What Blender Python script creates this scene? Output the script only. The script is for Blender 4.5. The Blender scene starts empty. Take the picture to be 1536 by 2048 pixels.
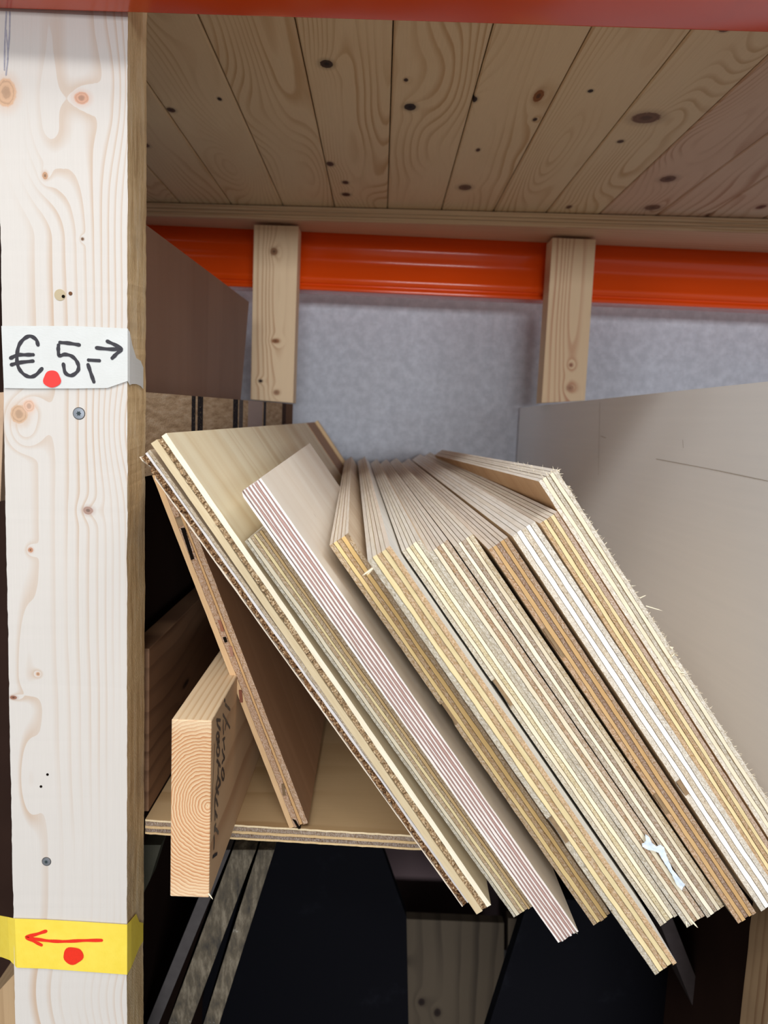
import bpy, bmesh, math, random
from mathutils import Vector, Matrix, noise

# ---------------------------------------------------------------- camera
F = 1500.0; CX = 768.0; CY = 1024.0
Yc = Vector((-8, 182, F)).normalized()            # depth axis seen from the camera (right, up, forward)
Dc = Vector((-.041, -1, 0)); Dc -= Dc.dot(Yc) * Yc; Dc.normalize()
Zc = -Dc
Xc = Vector((Yc.y*Zc.z-Yc.z*Zc.y, Yc.z*Zc.x-Yc.x*Zc.z, Yc.x*Zc.y-Yc.y*Zc.x)) * -1.0
def ray(px, py):
    c = Vector((px-CX, CY-py, F))
    return Vector((c.dot(Xc), c.dot(Yc), c.dot(Zc)))
def atY(px, py, Y): r = ray(px, py); return r*(Y/r.y)
def atZ(px, py, z): r = ray(px, py); return r*(z/r.z)
def atX(px, py, x): r = ray(px, py); return r*(x/r.x)
scene = bpy.context.scene
cd = bpy.data.cameras.new('camera'); cam = bpy.data.objects.new('camera', cd)
scene.collection.objects.link(cam); scene.camera = cam
cd.sensor_fit = 'VERTICAL'; cd.sensor_height = 36; cd.sensor_width = 27
cd.lens = F/2048*36; cd.clip_start = .01
right = Vector((Xc.x, Yc.x, Zc.x)); up = Vector((Xc.y, Yc.y, Zc.y)); fwd = Vector((Xc.z, Yc.z, Zc.z))
M = Matrix.Identity(4)
for i in range(3):
    M[i][0] = right[i]; M[i][1] = up[i]; M[i][2] = -fwd[i]
cam.matrix_world = M
cd.dof.use_dof = True; cd.dof.focus_distance = .60; cd.dof.aperture_fstop = 9.0

# ---------------------------------------------------------------- light
scene.view_settings.view_transform = 'Standard'; scene.view_settings.look = 'None'
scene.view_settings.gamma = 1; scene.view_settings.use_curve_mapping = False
scene.view_settings.exposure = 0.0
w = bpy.data.worlds.new('hall_light'); scene.world = w; w.use_nodes = True
w.node_tree.nodes['Background'].inputs[0].default_value = (.93, .96, 1, 1)
w.node_tree.nodes['Background'].inputs[1].default_value = 0.34
def lamp(name, loc, target, sx, sy, power, col=(1, .98, .95)):
    l = bpy.data.lights.new(name, 'AREA'); l.shape = 'RECTANGLE'; l.size = sx; l.size_y = sy
    l.energy = power; l.color = col
    o = bpy.data.objects.new(name, l); scene.collection.objects.link(o)
    o.location = loc; o.rotation_euler = (Vector(target)-Vector(loc)).to_track_quat('-Z', 'Y').to_euler()
    return o
lamp('ceiling_strip_lamp', (.7, -.50, 2.0), (.1, .6, -.1), 2.6, .16, 34)
lamp('ceiling_strip_lamp', (-.8, -2.1, 2.1), (0, .7, 0), 3.0, .25, 64)
lamp('shop_window', (1.3, -8.0, .40), (0, .8, .1), 3.6, .8, 400, (.93, .97, 1))

# ---------------------------------------------------------------- helpers
COL = scene.collection
random.seed(4)
class NT:
    def __init__(s, name):
        m = bpy.data.materials.new(name); m.use_nodes = True; s.m = m; s.t = m.node_tree
        s.b = s.t.nodes['Principled BSDF']; s.l = s.t.links
    def n(s, typ, **kw):
        x = s.t.nodes.new(typ)
        for k, v in kw.items(): setattr(x, k, v)
        return x
    def put(s, sock, v):
        if isinstance(v, (int, float)): sock.default_value = v
        elif isinstance(v, tuple):
            sock.default_value = v if len(v) == len(sock.default_value) else tuple(v)+(1,)
        else: s.l.new(v, sock)
    def m_(s, op, a, b=None, c=None):
        x = s.n('ShaderNodeMath', operation=op); s.put(x.inputs[0], a)
        if b is not None: s.put(x.inputs[1], b)
        if c is not None: s.put(x.inputs[2], c)
        return x.outputs[0]
    def add(s, a, b): return s.m_('ADD', a, b)
    def mul(s, a, b): return s.m_('MULTIPLY', a, b)
    def sub(s, a, b): return s.m_('SUBTRACT', a, b)
    def vec(s, x, y, z):
        c = s.n('ShaderNodeCombineXYZ')
        for i, v in enumerate((x, y, z)): s.put(c.inputs[i], v)
        return c.outputs[0]
    def noise(s, v, scale, detail=3, rough=.55, dist=0):
        x = s.n('ShaderNodeTexNoise'); s.put(x.inputs['Vector'], v); x.inputs['Scale'].default_value = scale
        x.inputs['Detail'].default_value = detail; x.inputs['Roughness'].default_value = rough
        x.inputs['Distortion'].default_value = dist
        return x.outputs['Fac']
    def ramp(s, f, stops):
        x = s.n('ShaderNodeValToRGB'); s.put(x.inputs[0], f); e = x.color_ramp.elements
        while len(e) < len(stops): e.new(.5)
        for k, (p, c) in enumerate(stops):
            e[k].position = p; e[k].color = (tuple(c)+(1,))[:4] if isinstance(c, tuple) else (c, c, c, 1)
        return x.outputs[0]
    def mix(s, f, a, b, mode='MIX'):
        x = s.n('ShaderNodeMix', data_type='RGBA', blend_type=mode)
        s.put(x.inputs[0], f); s.put(x.inputs[6], a); s.put(x.inputs[7], b)
        return x.outputs[2]
    def coords(s):
        t = s.n('ShaderNodeTexCoord'); p = s.n('ShaderNodeSeparateXYZ'); s.l.new(t.outputs['Object'], p.inputs[0])
        return t.outputs['Object'], p.outputs
    def sstep(s, x, a, b):
        r = s.n('ShaderNodeMapRange', interpolation_type='SMOOTHSTEP'); s.put(r.inputs[0], x)
        r.inputs[1].default_value = a; r.inputs[2].default_value = b
        return r.outputs[0]
    def bump(s, h, strength, dist=.001):
        b = s.n('ShaderNodeBump'); b.inputs['Strength'].default_value = strength; b.inputs['Distance'].default_value = dist
        s.put(b.inputs['Height'], h); s.l.new(b.outputs[0], s.b.inputs['Normal'])
    def fin(s, col, rough=.7, spec=.25):
        s.put(s.b.inputs['Base Color'], col); s.put(s.b.inputs['Roughness'], rough)
        s.b.inputs['Specular IOR Level'].default_value = spec
        return s.m
def sr(r, g, b):      # sRGB 0..255 -> linear
    f = lambda c: (c/255/12.92) if c/255 <= .04045 else ((c/255+.055)/1.055)**2.4
    return (f(r), f(g), f(b))
def plain(name, col, rough=.6, spec=.3, var=.0, vs=40):
    t = NT(name)
    if var:
        o, _ = t.coords(); n = t.noise(o, vs, 5)
        c = t.mix(n, tuple(x*(1-var) for x in col), tuple(min(1, x*(1+var)) for x in col))
    else: c = tuple(col)+(1,)
    return t.fin(c, rough, spec)

def wood(name, ua, va, early, late, N=90, u0=0, bumps=(), knots=(), warp=.006, wv=3.0, seed=0, sharp=.85, fibre=.12,
         rough=.65, spec=.25, power=1.0, blot=.0, bs=.15, lw=1.0, stretch=1.0, ub=()):
    """sawn-wood figure: rings cut by the board's face, bent round knots. u across, v along the board"""
    t = NT(name); o, p = t.coords(); u = p[ua]; v = p[va]
    sd = seed*7.31
    lo = t.noise(t.vec(t.mul(u, 6), t.mul(v, wv), sd), 1.0, 2, .5)
    hi = t.noise(t.vec(t.mul(u, 60), t.mul(v, 9*stretch), sd+3), 1.0, 3, .6)
    x = t.add(t.sub(u, u0), t.mul(t.sub(lo, .5), warp*8)); x = t.add(x, t.mul(t.sub(hi, .5), warp*.6))
    f = t.mul(x, N) if power == 1.0 else t.mul(t.mul(x, t.m_('ABSOLUTE', x)), N/.1)
    for (bu, v0, v1, v2, su, A) in ub:   # nested U and V figures that open upwards
        du = t.m_('DIVIDE', t.sub(u, bu), su); g = t.m_('EXPONENT', t.mul(t.mul(du, du), -1.0))
        f = t.add(f, t.mul(t.mul(g, t.mul(t.sstep(v, v0, v1), t.sstep(v, v2, v1))), A))
    for (bu, bv, su, sv, A) in bumps:
        du = t.m_('DIVIDE', t.sub(u, bu), su); dv = t.m_('DIVIDE', t.sub(v, bv), sv)
        g = t.m_('EXPONENT', t.mul(t.add(t.mul(du, du), t.mul(dv, dv)), -1.0))
        f = t.add(f, t.mul(g, A))
    kd = []
    for kn in knots:
        ku, kv, ru, rv = kn[:4]
        du = t.sub(u, ku); dv = t.sub(v, kv)
        a = t.m_('DIVIDE', du, ru*2.6); b = t.m_('DIVIDE', dv, rv*2.6)
        g = t.m_('EXPONENT', t.mul(t.add(t.mul(a, a), t.mul(b, b)), -1.0))
        f = t.add(f, t.mul(t.mul(g, a), N*ru*.8))
        f = t.add(f, t.mul(g, .9))
        a = t.m_('DIVIDE', du, ru); b = t.m_('DIVIDE', dv, rv)
        d = t.m_('SQRT', t.add(t.mul(a, a), t.mul(b, b)))
        kd.append((d, kn))
    fr = t.m_('FRACT', f)
    c = t.ramp(fr, [(0, early), (max(.35, sharp-.32), early), (sharp, tuple(e*(1-lw)+l*lw for e, l in zip(early, late))), (min(.995, sharp+.1), late if lw >= 1 else tuple(e*(1-lw)+l*lw for e, l in zip(early, late))), (1, early)])
    # slow change of ring strength
    st = t.noise(t.vec(t.mul(u, 14), t.mul(v, 2), sd+9), 1, 2)
    c = t.mix(t.sstep(st, .3, .72), early, c)
    fb = t.noise(t.vec(t.mul(u, 900), t.mul(v, 25), sd), 1, 3, .6)
    c = t.mix(fibre, c, t.mix(fb, tuple(x*.45 for x in early), (1, 1, 1)), 'MULTIPLY')
    if blot:
        bn = t.noise(t.vec(t.mul(u, 1/bs), t.mul(v, .35/bs), sd+5), 1, 4, .6)
        c = t.mix(t.mul(t.sstep(bn, .42, .7), blot), c, late)
    for d, kn in kd:
        kc = kn[4] if len(kn) > 4 else sr(120, 75, 50); dk = kn[5] if len(kn) > 5 else .5
        halo = t.sstep(d, 2.0, .9); c = t.mix(t.mul(halo, .35), c, kc)
        w_ = t.noise(o, 300, 3); dd = t.add(d, t.mul(t.sub(w_, .5), .35))
        ring = t.m_('FRACT', t.mul(dd, 2.4))
        kk = t.mix(t.mul(t.sstep(ring, .55, .95), .35), kc, tuple(q*.45 for q in kc))
        kk = t.mix(t.sstep(dd, .6, .2), kk, tuple(q*(1-dk) for q in kc))
        c = t.mix(t.sstep(dd, 1.12, .9), c, kk)
    t.bump(t.add(t.mul(fb, .6), t.mul(fr, .5)), .18, .0006)
    return t.fin(c, rough, spec)

def finish(me, mats, smooth=False):
    for m in mats: me.materials.append(m)
    if smooth:
        for p in me.polygons: p.use_smooth = True
def link(name, me, mats, parent=None, origin=None, smooth=False):
    finish(me, mats if isinstance(mats, (list, tuple)) else [mats], smooth)
    o = bpy.data.objects.new(name, me); COL.objects.link(o)
    if parent: o.parent = parent
    if origin is not None: o.location = origin
    return o
def tag(o, label=None, cat=None, group=None, kind=None):
    if label: o['label'] = label
    if cat: o['category'] = cat
    if group: o['group'] = group
    if kind: o['kind'] = kind
    return o
def mesh(name, verts, faces, mi=None):
    me = bpy.data.meshes.new(name); me.from_pydata([tuple(v) for v in verts], [], faces)
    if mi:
        for p, i in zip(me.polygons, mi): p.material_index = i
    me.update(); return me
def hexa(name, c, mats, parent=None, bev=.0, origin=None, fm=None, smooth=False):
    """solid from 8 corners: front bl, br, tr, tl then back bl, br, tr, tl (world), stored about its own origin"""
    og = Vector(origin) if origin is not None else Vector(c[0]).copy()
    me = mesh(name, [Vector(v)-og for v in c], [(0,1,2,3), (5,4,7,6), (4,0,3,7), (1,5,6,2), (3,2,6,7), (4,5,1,0)], fm)
    if bev:
        bm = bmesh.new(); bm.from_mesh(me); bmesh.ops.bevel(bm, geom=bm.edges[:], offset=bev, segments=2, affect='EDGES', profile=.5)
        bm.to_mesh(me); bm.free()
    return link(name, me, mats, parent, og if parent is None else og, smooth)
def box(name, x0, x1, y0, y1, z0, z1, mats, parent=None, bev=0, fm=None):
    return hexa(name, [(x0,y0,z0), (x1,y0,z0), (x1,y0,z1), (x0,y0,z1), (x0,y1,z0), (x1,y1,z0), (x1,y1,z1), (x0,y1,z1)], mats, parent, bev, None, fm)
def poly_prism(name, pts, ext, mats, parent=None, bev=0, fm=None):
    """closed outline (world points) given a real thickness"""
    og = Vector(pts[0]); n = len(pts); e = Vector(ext)
    v = [Vector(p)-og for p in pts]+[Vector(p)+e-og for p in pts]
    f = [tuple(range(n)), tuple(range(2*n-1, n-1, -1))]+[((i+1) % n, i, i+n, (i+1) % n+n) for i in range(n)]
    me = mesh(name, v, f); bm = bmesh.new(); bm.from_mesh(me); bmesh.ops.recalc_face_normals(bm, faces=bm.faces[:])
    if bev: bmesh.ops.bevel(bm, geom=bm.edges[:], offset=bev, segments=1, affect='EDGES')
    bm.to_mesh(me); bm.free()
    return link(name, me, mats, parent, og)
def catmull(pts, k=6):
    if len(pts) < 3: return [Vector(p) for p in pts]
    P = [Vector(p) for p in pts]; P = [P[0]*2-P[1]]+P+[P[-1]*2-P[-2]]; out = []
    for i in range(1, len(P)-2):
        a, b, c, d = P[i-1:i+3]
        for j in range(k):
            t = j/k; out.append(.5*((2*b)+(c-a)*t+(2*a-5*b+4*c-d)*t*t+(3*b-a-3*c+d)*t**3))
    out.append(P[-2]); return out
def strokes_mesh(name, lines, to3, width, nrm, lift):
    """felt-pen strokes as thin raised ribbons with round ends; each stroke a hair higher than the last"""
    V = []; Fc = []
    for k, ln in enumerate(lines):
        P = [to3(*p) for p in catmull([Vector((a, b, 0)) for a, b in ln])] if False else [to3(q.x, q.y) for q in catmull([(a, b, 0) for a, b in ln])]
        up_ = nrm*(lift+k*1e-5); n = len(P); b0 = len(V)
        for i, p in enumerate(P):
            d = (P[min(i+1, n-1)]-P[max(i-1, 0)]).normalized(); s = nrm.cross(d).normalized()*(width/2)*(1+.12*math.sin(i*.9+k))
            V += [p+s+up_, p-s+up_]
        for i in range(n-1): Fc.append((b0+2*i, b0+2*i+1, b0+2*i+3, b0+2*i+2))
        for e in (0, n-1):
            c = len(V); d = (P[min(e+1, n-1)]-P[max(e-1, 0)]).normalized(); s = nrm.cross(d).normalized()
            for j in range(10):
                a = j*math.tau/10; V.append(P[e]+(d*math.cos(a)+s*math.sin(a))*width/2+up_*(1+.02))
            Fc.append(tuple(range(c, c+10)))
    return V, Fc

# ---------------------------------------------------------------- materials
HS = .3655                                      # shelf is this far below the lens
CRM = sr(236, 214, 172)
M_orange = NT('orange_powder_coat')
_o, _ = M_orange.coords(); _n = M_orange.noise(_o, 260, 2); M_orange.bump(_n, .05, .0003)
M_orange = M_orange.fin(sr(222, 74, 12), .2, .5)
M_wall = NT('grey_wall_paint'); _o, _ = M_wall.coords()
_n = M_wall.noise(_o, 55, 6, .7); _n2 = M_wall.noise(_o, 8, 3)
_c = M_wall.mix(M_wall.sstep(_n, .35, .7), sr(176, 180, 190), sr(200, 204, 214))
_c = M_wall.mix(M_wall.mul(_n2, .35), _c, sr(176, 172, 176)); M_wall.bump(_n, .3, .001); M_wall = M_wall.fin(_c, .9, .1)
M_dark = plain('dark_board_and_gap_shade', sr(48, 32, 26), .8, .1, .3, 12)
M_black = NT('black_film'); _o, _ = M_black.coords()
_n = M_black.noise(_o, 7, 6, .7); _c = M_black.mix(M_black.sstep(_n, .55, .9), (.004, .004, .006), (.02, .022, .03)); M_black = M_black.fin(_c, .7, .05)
M_dirty = NT('dirty_grey_ply_edge'); _o, _p = M_dirty.coords()
_n = M_dirty.noise(M_dirty.vec(M_dirty.mul(_p[0], 120), M_dirty.mul(_p[1], 60), M_dirty.mul(_p[2], 34)), 1, 6, .7)
_n2 = M_dirty.noise(_o, 60, 4, .7)
_c = M_dirty.ramp(_n, [(.25, sr(30, 34, 42)), (.5, sr(90, 82, 70)), (.72, sr(138, 128, 112))])
_c = M_dirty.mix(M_dirty.sstep(_n2, .62, .75), _c, sr(165, 160, 150)); M_dirty.bump(_n, .5, .002); M_dirty = M_dirty.fin(_c, .8, .1)
M_concrete = plain('hall_floor_concrete', sr(120, 116, 112), .8, .2, .12, 3)
M_inkblack = plain('black_marker_ink', sr(52, 50, 56), .45, .4, .25, 400)
M_inkred = plain('red_marker_ink', sr(232, 50, 28), .5, .3, .12, 500)
M_dotred = plain('red_marker_dot', sr(236, 62, 58), .5, .3, .08, 500)
M_steel = NT('zinc_screw'); M_steel.b.inputs['Metallic'].default_value = .9; M_steel = M_steel.fin(sr(190, 196, 205), .32)
M_pit = plain('dark_hole', sr(22, 16, 12), .9, .05)
M_paper = plain('white_paper', sr(214, 226, 240), .8, .2, .06, 200)
M_splinter = plain('pale_splinter', sr(244, 232, 206), .7, .2, .05, 300)
M_glue = plain('dark_glue_line', sr(150, 126, 98), .8, .1, .3, 300)
M_gluepink = plain('reddish_glue_line', sr(150, 108, 104), .8, .1, .2, 300)

def layer_mat(cross, top=False):
    t = NT('veneer_%s%s' % ('cross_grain' if cross else 'long_grain', '_top' if top else ''))
    o, p = t.coords(); oi = t.n('ShaderNodeObjectInfo'); col = oi.outputs['Color']; rnd = t.mul(oi.outputs['Random'], 37.0)
    if top: col = t.mix(.80, col, sr(234, 229, 222))
    a, b = (p[1], p[2]) if top else (p[2], p[1])
    if cross and not top:
        n = t.noise(t.vec(t.mul(p[0], 1500), t.add(t.mul(a, 700), t.mul(p[0], 900)), rnd), 1, 4, .75)
        n2 = t.noise(t.vec(t.mul(p[0], 300), t.mul(a, 60), rnd), 1, 4, .65)
        c = t.mix(t.sstep(n, .68, .34), t.mix(.32, col, (1, 1, 1)), t.mix(1.0, col, (.60, .53, .44), 'MULTIPLY'))
        c = t.mix(t.mul(t.sstep(n2, .40, .78), .38), c, t.mix(1.0, col, (.62, .56, .5), 'MULTIPLY'))
        n3 = t.noise(t.vec(t.mul(p[0], 900), t.mul(a, 330), t.add(rnd, 5)), 1, 2, .5)
        c = t.mix(t.mul(t.sstep(n3, .67, .74), .8), c, (.10, .06, .03))
        t.bump(n, .9, .0007)
    else:
        k1, k2 = (700, 14) if not top else (420, 9)
        n = t.noise(t.vec(t.mul(p[0], k1), t.mul(a, k2*3), rnd), 1, 4, .6)
        n2 = t.noise(t.vec(t.mul(p[0], 150), t.mul(a, 16), rnd), 1, 3)
        c = t.mix(t.mul(t.sstep(n, .3, .75), .30), col, t.mix(1.0, col, (.72, .62, .48), 'MULTIPLY'))
        c = t.mix(t.mul(t.sstep(n2, .45, .8), .25), c, t.mix(1.0, col, (.82, .72, .58), 'MULTIPLY'))
        if top:
            n4 = t.noise(t.vec(t.mul(p[0], 260), t.mul(a, 40), t.add(rnd, 2)), 1, 4, .7)
            c = t.mix(t.mul(t.sstep(n4, .5, .75), .5), c, t.mix(.6, col, sr(170, 150, 128)))
        t.bump(n, .4, .0005)
    return t.fin(c, .75, .15)
M_long = layer_mat(False); M_cross = layer_mat(True); M_top = layer_mat(True, True)

def face_mat(name, early, late, band=.4, seed=0, N=22, rough=.55):
    """peeled veneer broad face: soft wide figure running down the sheet (z), slow tone bands across"""
    t = NT(name); o, p = t.coords(); sd = seed*3.7
    u, v = p[1], p[2]
    lo = t.noise(t.vec(t.mul(u, 9), t.mul(v, 1.6), sd), 1, 3, .5)
    f = t.m_('FRACT', t.add(t.mul(u, N), t.mul(lo, 5)))
    c = t.ramp(f, [(0, early), (.5, tuple((a*2+b)/3 for a, b in zip(early, late))), (.85, late), (1, early)])
    c = t.mix(.62, c, early)
    bn = t.noise(t.vec(t.mul(u, 22), t.mul(v, .9), sd+4), 1, 3, .55)
    c = t.mix(t.mul(t.sstep(bn, .38, .66), band), c, late)
    fb = t.noise(t.vec(t.mul(u, 1200), t.mul(v, 60), sd), 1, 3)
    c = t.mix(.12, c, t.mix(fb, (.45, .4, .33), (1, 1, 1)), 'MULTIPLY')
    sp = t.noise(t.vec(t.mul(u, 90), t.mul(v, 34), sd+8), 1, 2)
    c = t.mix(t.mul(t.sstep(sp, .76, .80), .6), c, sr(120, 80, 50))
    t.bump(fb, .12, .0004); return t.fin(c, rough, .3)
F_pale = face_mat('pale_poplar_face', sr(242, 232, 202), sr(212, 186, 142), .5, 1)
F_birch = face_mat('birch_face', sr(244, 236, 222), sr(226, 210, 190), .35, 2, 9)
F_tan = face_mat('tan_ply_face', sr(214, 180, 140), sr(190, 146, 104), .4, 3)
F_white = face_mat('white_painted_face', sr(238, 238, 232), sr(222, 216, 204), .2, 4)
F_plain = face_mat('plain_ply_face', sr(224, 206, 180), sr(200, 172, 140), .4, 5)

# ---------------------------------------------------------------- setting
def struct(o): o['kind'] = 'structure'; return o
struct(box('floor', -4, 4, -5, 1.6, -1.35, -1.30, M_concrete))
struct(box('wall_back', -3, 3, 1.52, 1.62, -1.30, 1.6, M_wall))

# front and rear orange rack beams
def beam(name, ends, prof, label, mat):
    """extrude a (depth, height) profile along the beam"""
    A, B = ends; og = Vector(A); V = []; n = len(prof)
    for E in (A, B):
        for (dy, dz) in prof: V.append(Vector(E)+Vector((0, dy, dz))-og)
    Fc = [((i+1) % n, i, i+n, (i+1) % n+n) for i in range(n)]+[tuple(range(n)), tuple(range(2*n-1, n-1, -1))]
    me = mesh(name, V, Fc); bm = bmesh.new(); bm.from_mesh(me); bmesh.ops.recalc_face_normals(bm, faces=bm.faces[:]); bm.to_mesh(me); bm.free()
    o = link(name, me, mat, None, og, True)
    try:
        for p in me.polygons: p.use_smooth = len(p.vertices) == 4
    except Exception: pass
    return tag(o, label, 'beam')
def soften(pts, r=.002):
    out = []; n = len(pts)
    for i in range(n):
        a, b, c = Vector(pts[i-1]), Vector(pts[i]), Vector(pts[(i+1) % n])
        d1 = (a-b); d2 = (c-b); rr = min(r, d1.length*.45, d2.length*.45)
        p1 = b+d1.normalized()*rr; p2 = b+d2.normalized()*rr
        for k in range(5):
            t = k/4; out.append(tuple((1-t)**2*p1+2*t*(1-t)*b+t*t*p2))
    return out
L0 = atY(0, 20, .5905); R0 = atZ(1536, 68, L0.z); d = (R0-L0)/(R0.x-L0.x)
beam('rack_beam', (L0-d*.9, R0+d*.7), soften([(-.048, 0), (0, 0), (0, .115), (-.048, .115)], .004),
     'orange steel rack beam at the very front, across the top of the photo', M_orange)
H = .1115
prof = [(0, 0), (0, .006), (.0035, .009), (.0035, .012), (0, .012), (-.0038, .020), (.0005, .030), (.005, .048), (.005, .055), (0, .062), (-.0042, .0745), (.0004, .087), (.001, H), (.05, H), (.05, 0)]
L1 = atY(600, 586, 1.36); R1 = atY(1536, 612, 1.36)
zb = (L1.z+R1.z)/2
beam('rack_beam', (Vector((-1.5, 1.362, zb)), Vector((1.6, 1.362, zb))), soften(prof, .0058),
     'ribbed orange steel rack beam at the back behind the two short posts', M_orange)

# upper deck planks
PZ = .345
joints = [((288-160, 159-60), (255, 400)), ((288, 324), (358, 404)), ((288, 159), (461.6, 408)), ((394, 24), (565, 410)), ((588.6, 28), (669, 415)), ((786.6, 35), (774.8, 419)),
          ((986.8, 43), (882, 423)), ((1186.7, 51), (984.6, 427)), ((1384, 63), (1089.3, 429)), ((1536, 115), (1196, 431)), ((1536, 270), (1306, 436)), ((1536, 345), (1410, 437)), None, None]
JP = []
for j in joints:
    if j is None: JP.append(None); continue
    JP.append((atZ(*j[0], PZ), atZ(*j[1], PZ)))
A0 = JP[5]; slope = (A0[1].x-A0[0].x)/(A0[1].y-A0[0].y)
far = [p[1].x if p else None for p in JP]
for i in range(len(far)):
    if far[i] is None: far[i] = far[i-1]+.0865
far[0] = far[1]-.0865
yback = JP[5][1].y
def jx(i, y):
    f = JP[i]
    if f is None or i == 0: return far[i]+slope*(y-yback)
    a, b = f; s = (b.x-a.x)/(b.y-a.y)
    s = .5*s+.5*slope
    return b.x+s*(y-b.y)
kn_px = [(653, 128, 12, 7, sr(60, 40, 26), .8), (820, 214, 11, 6, sr(44, 30, 20), .9), (812, 160, 4, 3, sr(70, 45, 30), .7), (1077, 192, 9, 11, sr(140, 84, 36), .6), (948, 199, 6, 5, sr(40, 24, 16), .9),
         (1292, 236, 26, 10, sr(118, 84, 62), .4), (1241, 283, 6, 3, sr(90, 60, 40), .6), (1181, 182, 5, 3, sr(60, 40, 28), .8), (1336, 358, 14, 6, sr(112, 78, 58), .5), (930, 375, 12, 5, sr(110, 84, 64), .3),
         (956, 300, 4, 3, sr(90, 60, 42), .6), (1070, 239, 4, 3, sr(70, 45, 30), .7), (1305, 415, 14, 5, sr(120, 82, 62), .4), (660, 328, 7, 4, sr(80, 50, 36), .6), (691, 365, 6, 3, sr(80, 50, 36), .6), (692, 389, 8, 3, sr(80, 50, 36), .6),
         (342, 220, 8, 4, sr(84, 56, 40), .6), (439, 198, 4, 3, sr(60, 40, 28), .8), (987, 66, 5, 8, sr(110, 84, 64), .4), (1138, 414, 5, 3, sr(110, 70, 50), .5), (1420, 430, 8, 3, sr(120, 80, 60), .4), (1522, 414, 8, 4, sr(120, 70, 50), .5), (1448, 60, 9, 4, sr(120, 80, 60), .4), (290, 290, 8, 4, sr(110, 76, 60), .4)]
deck = bpy.data.objects.new('shelf_deck', None); COL.objects.link(deck); deck.location = (0, .645, PZ)
tag(deck, 'underside of the plank shelf deck overhead, boards running away from the viewer', 'shelf')
yn, yf = .645, 1.375
for i in range(len(far)-1):
    xa0, xa1, xb0, xb1 = jx(i, yn)+.0006, jx(i, yf)+.0006, jx(i+1, yn)-.0006, jx(i+1, yf)-.0006
    og = Vector((xa0, yn, PZ)); kk = []
    for (kx, ky, rx, ry, kc, dk) in kn_px:
        P = atZ(kx, ky, PZ)
        if jx(i, P.y) <= P.x < jx(i+1, P.y):
            s = P.y/F; zz = (P.y*P.y)/(F*PZ)
            q = P-og; kk.append((q.x, q.y, rx*s, max(ry*zz, rx*s*.9), kc, dk))
    rnd = random.Random(i*5+2)
    redder = i >= 9
    bumps = [(rnd.uniform(.0, .09), rnd.uniform(.0, .7), rnd.uniform(.02, .035), rnd.uniform(.08, .2), rnd.choice((-1, 1))*rnd.uniform(2, 4.5)) for _ in range(3)]
    bumps.append((.045+rnd.uniform(-.01, .01), rnd.uniform(-.05, .2), .026, .34, rnd.uniform(3.5, 6)))
    m = wood('deck_pine', 0, 1, sr(226, 200, 162) if not redder else sr(218, 184, 156), sr(196, 158, 114) if not redder else sr(178, 132, 100), N=95 if not redder else 60, bumps=bumps, knots=kk[:5], warp=.0045, seed=i, sharp=.8, fibre=.18, blot=.12, bs=.05, rough=.6)
    hh = .018; g = .0016
    V = [(xa0+g, yn, PZ), (xb0-g, yn, PZ), (xb1-g, yf, PZ), (xa1+g, yf, PZ), (xa0, yn, PZ+g), (xb0, yn, PZ+g), (xb1, yf, PZ+g), (xa1, yf, PZ+g),
         (xa0, yn, PZ+hh), (xb0, yn, PZ+hh), (xb1, yf, PZ+hh), (xa1, yf, PZ+hh)]
    Fc = [(3, 2, 1, 0), (4, 7, 3, 0), (1, 2, 6, 5), (8, 11, 7, 4), (5, 6, 10, 9), (8, 9, 10, 11), (0, 1, 5, 4), (4, 5, 9, 8), (6, 7, 11, 10), (2, 3, 7, 6)]
    me = mesh('plank', [Vector(v)-og for v in V], Fc)
    o = link('plank', me, m, deck); o.location = og-deck.location
# sheet above the planks: keeps light from falling through the joints
ov = box('cover_sheet', -.55, .75, .645, 1.375, PZ+.0185, PZ+.028, plain('cover_ply', sr(190, 160, 125), .8))
ov.parent = deck; ov.location = ov.location-deck.location

# ledger board under the back ends of the planks
m_led = wood('ledger_pine', 2, 0, sr(232, 206, 170), sr(198, 156, 112), N=140, knots=[], warp=.003, seed=31, fibre=.15)
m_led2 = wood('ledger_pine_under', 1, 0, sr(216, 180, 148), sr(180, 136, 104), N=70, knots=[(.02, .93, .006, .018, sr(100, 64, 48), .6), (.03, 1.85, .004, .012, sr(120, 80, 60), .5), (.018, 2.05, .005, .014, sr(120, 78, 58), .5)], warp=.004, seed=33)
l0 = atZ(288, 404, PZ-.001); l1 = atZ(1536, 437, PZ-.001)
yl = (l0.y+l1.y)/2
led = bpy.data.objects.new('ledger_board', None); COL.objects.link(led); led.location = (-1.2, l0.y, PZ-.022)
tag(led, 'pale tongued pine ledger board under the back ends of the shelf planks', 'board')
sl = (l1.y-l0.y)/(l1.x-l0.x)
def ledp(name, z0, z1, dy, dep, mat):
    ya = l0.y+sl*(-1.2-l0.x)+dy; yb = l0.y+sl*(1.5-l0.x)+dy
    o = hexa(name, [(-1.2, ya, z0), (1.5, yb, z0), (1.5, yb, z1), (-1.2, ya, z1), (-1.2, 1.356, z0), (1.5, 1.356, z0), (1.5, 1.356, z1), (-1.2, 1.356, z1)], mat, led, .0008)
    o.location = o.location-led.location
ledp('lower_lip', PZ-.0225, PZ-.0155, 0, .073, [m_led]); ledp('tongue', PZ-.0148, PZ-.0095, .0012, .07, [m_led]); ledp('upper_lip', PZ-.009, PZ-.0012, .0006, .07, [m_led])
ledp('underside', PZ-.0232, PZ-.0226, .001, .072, [m_led2])

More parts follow.
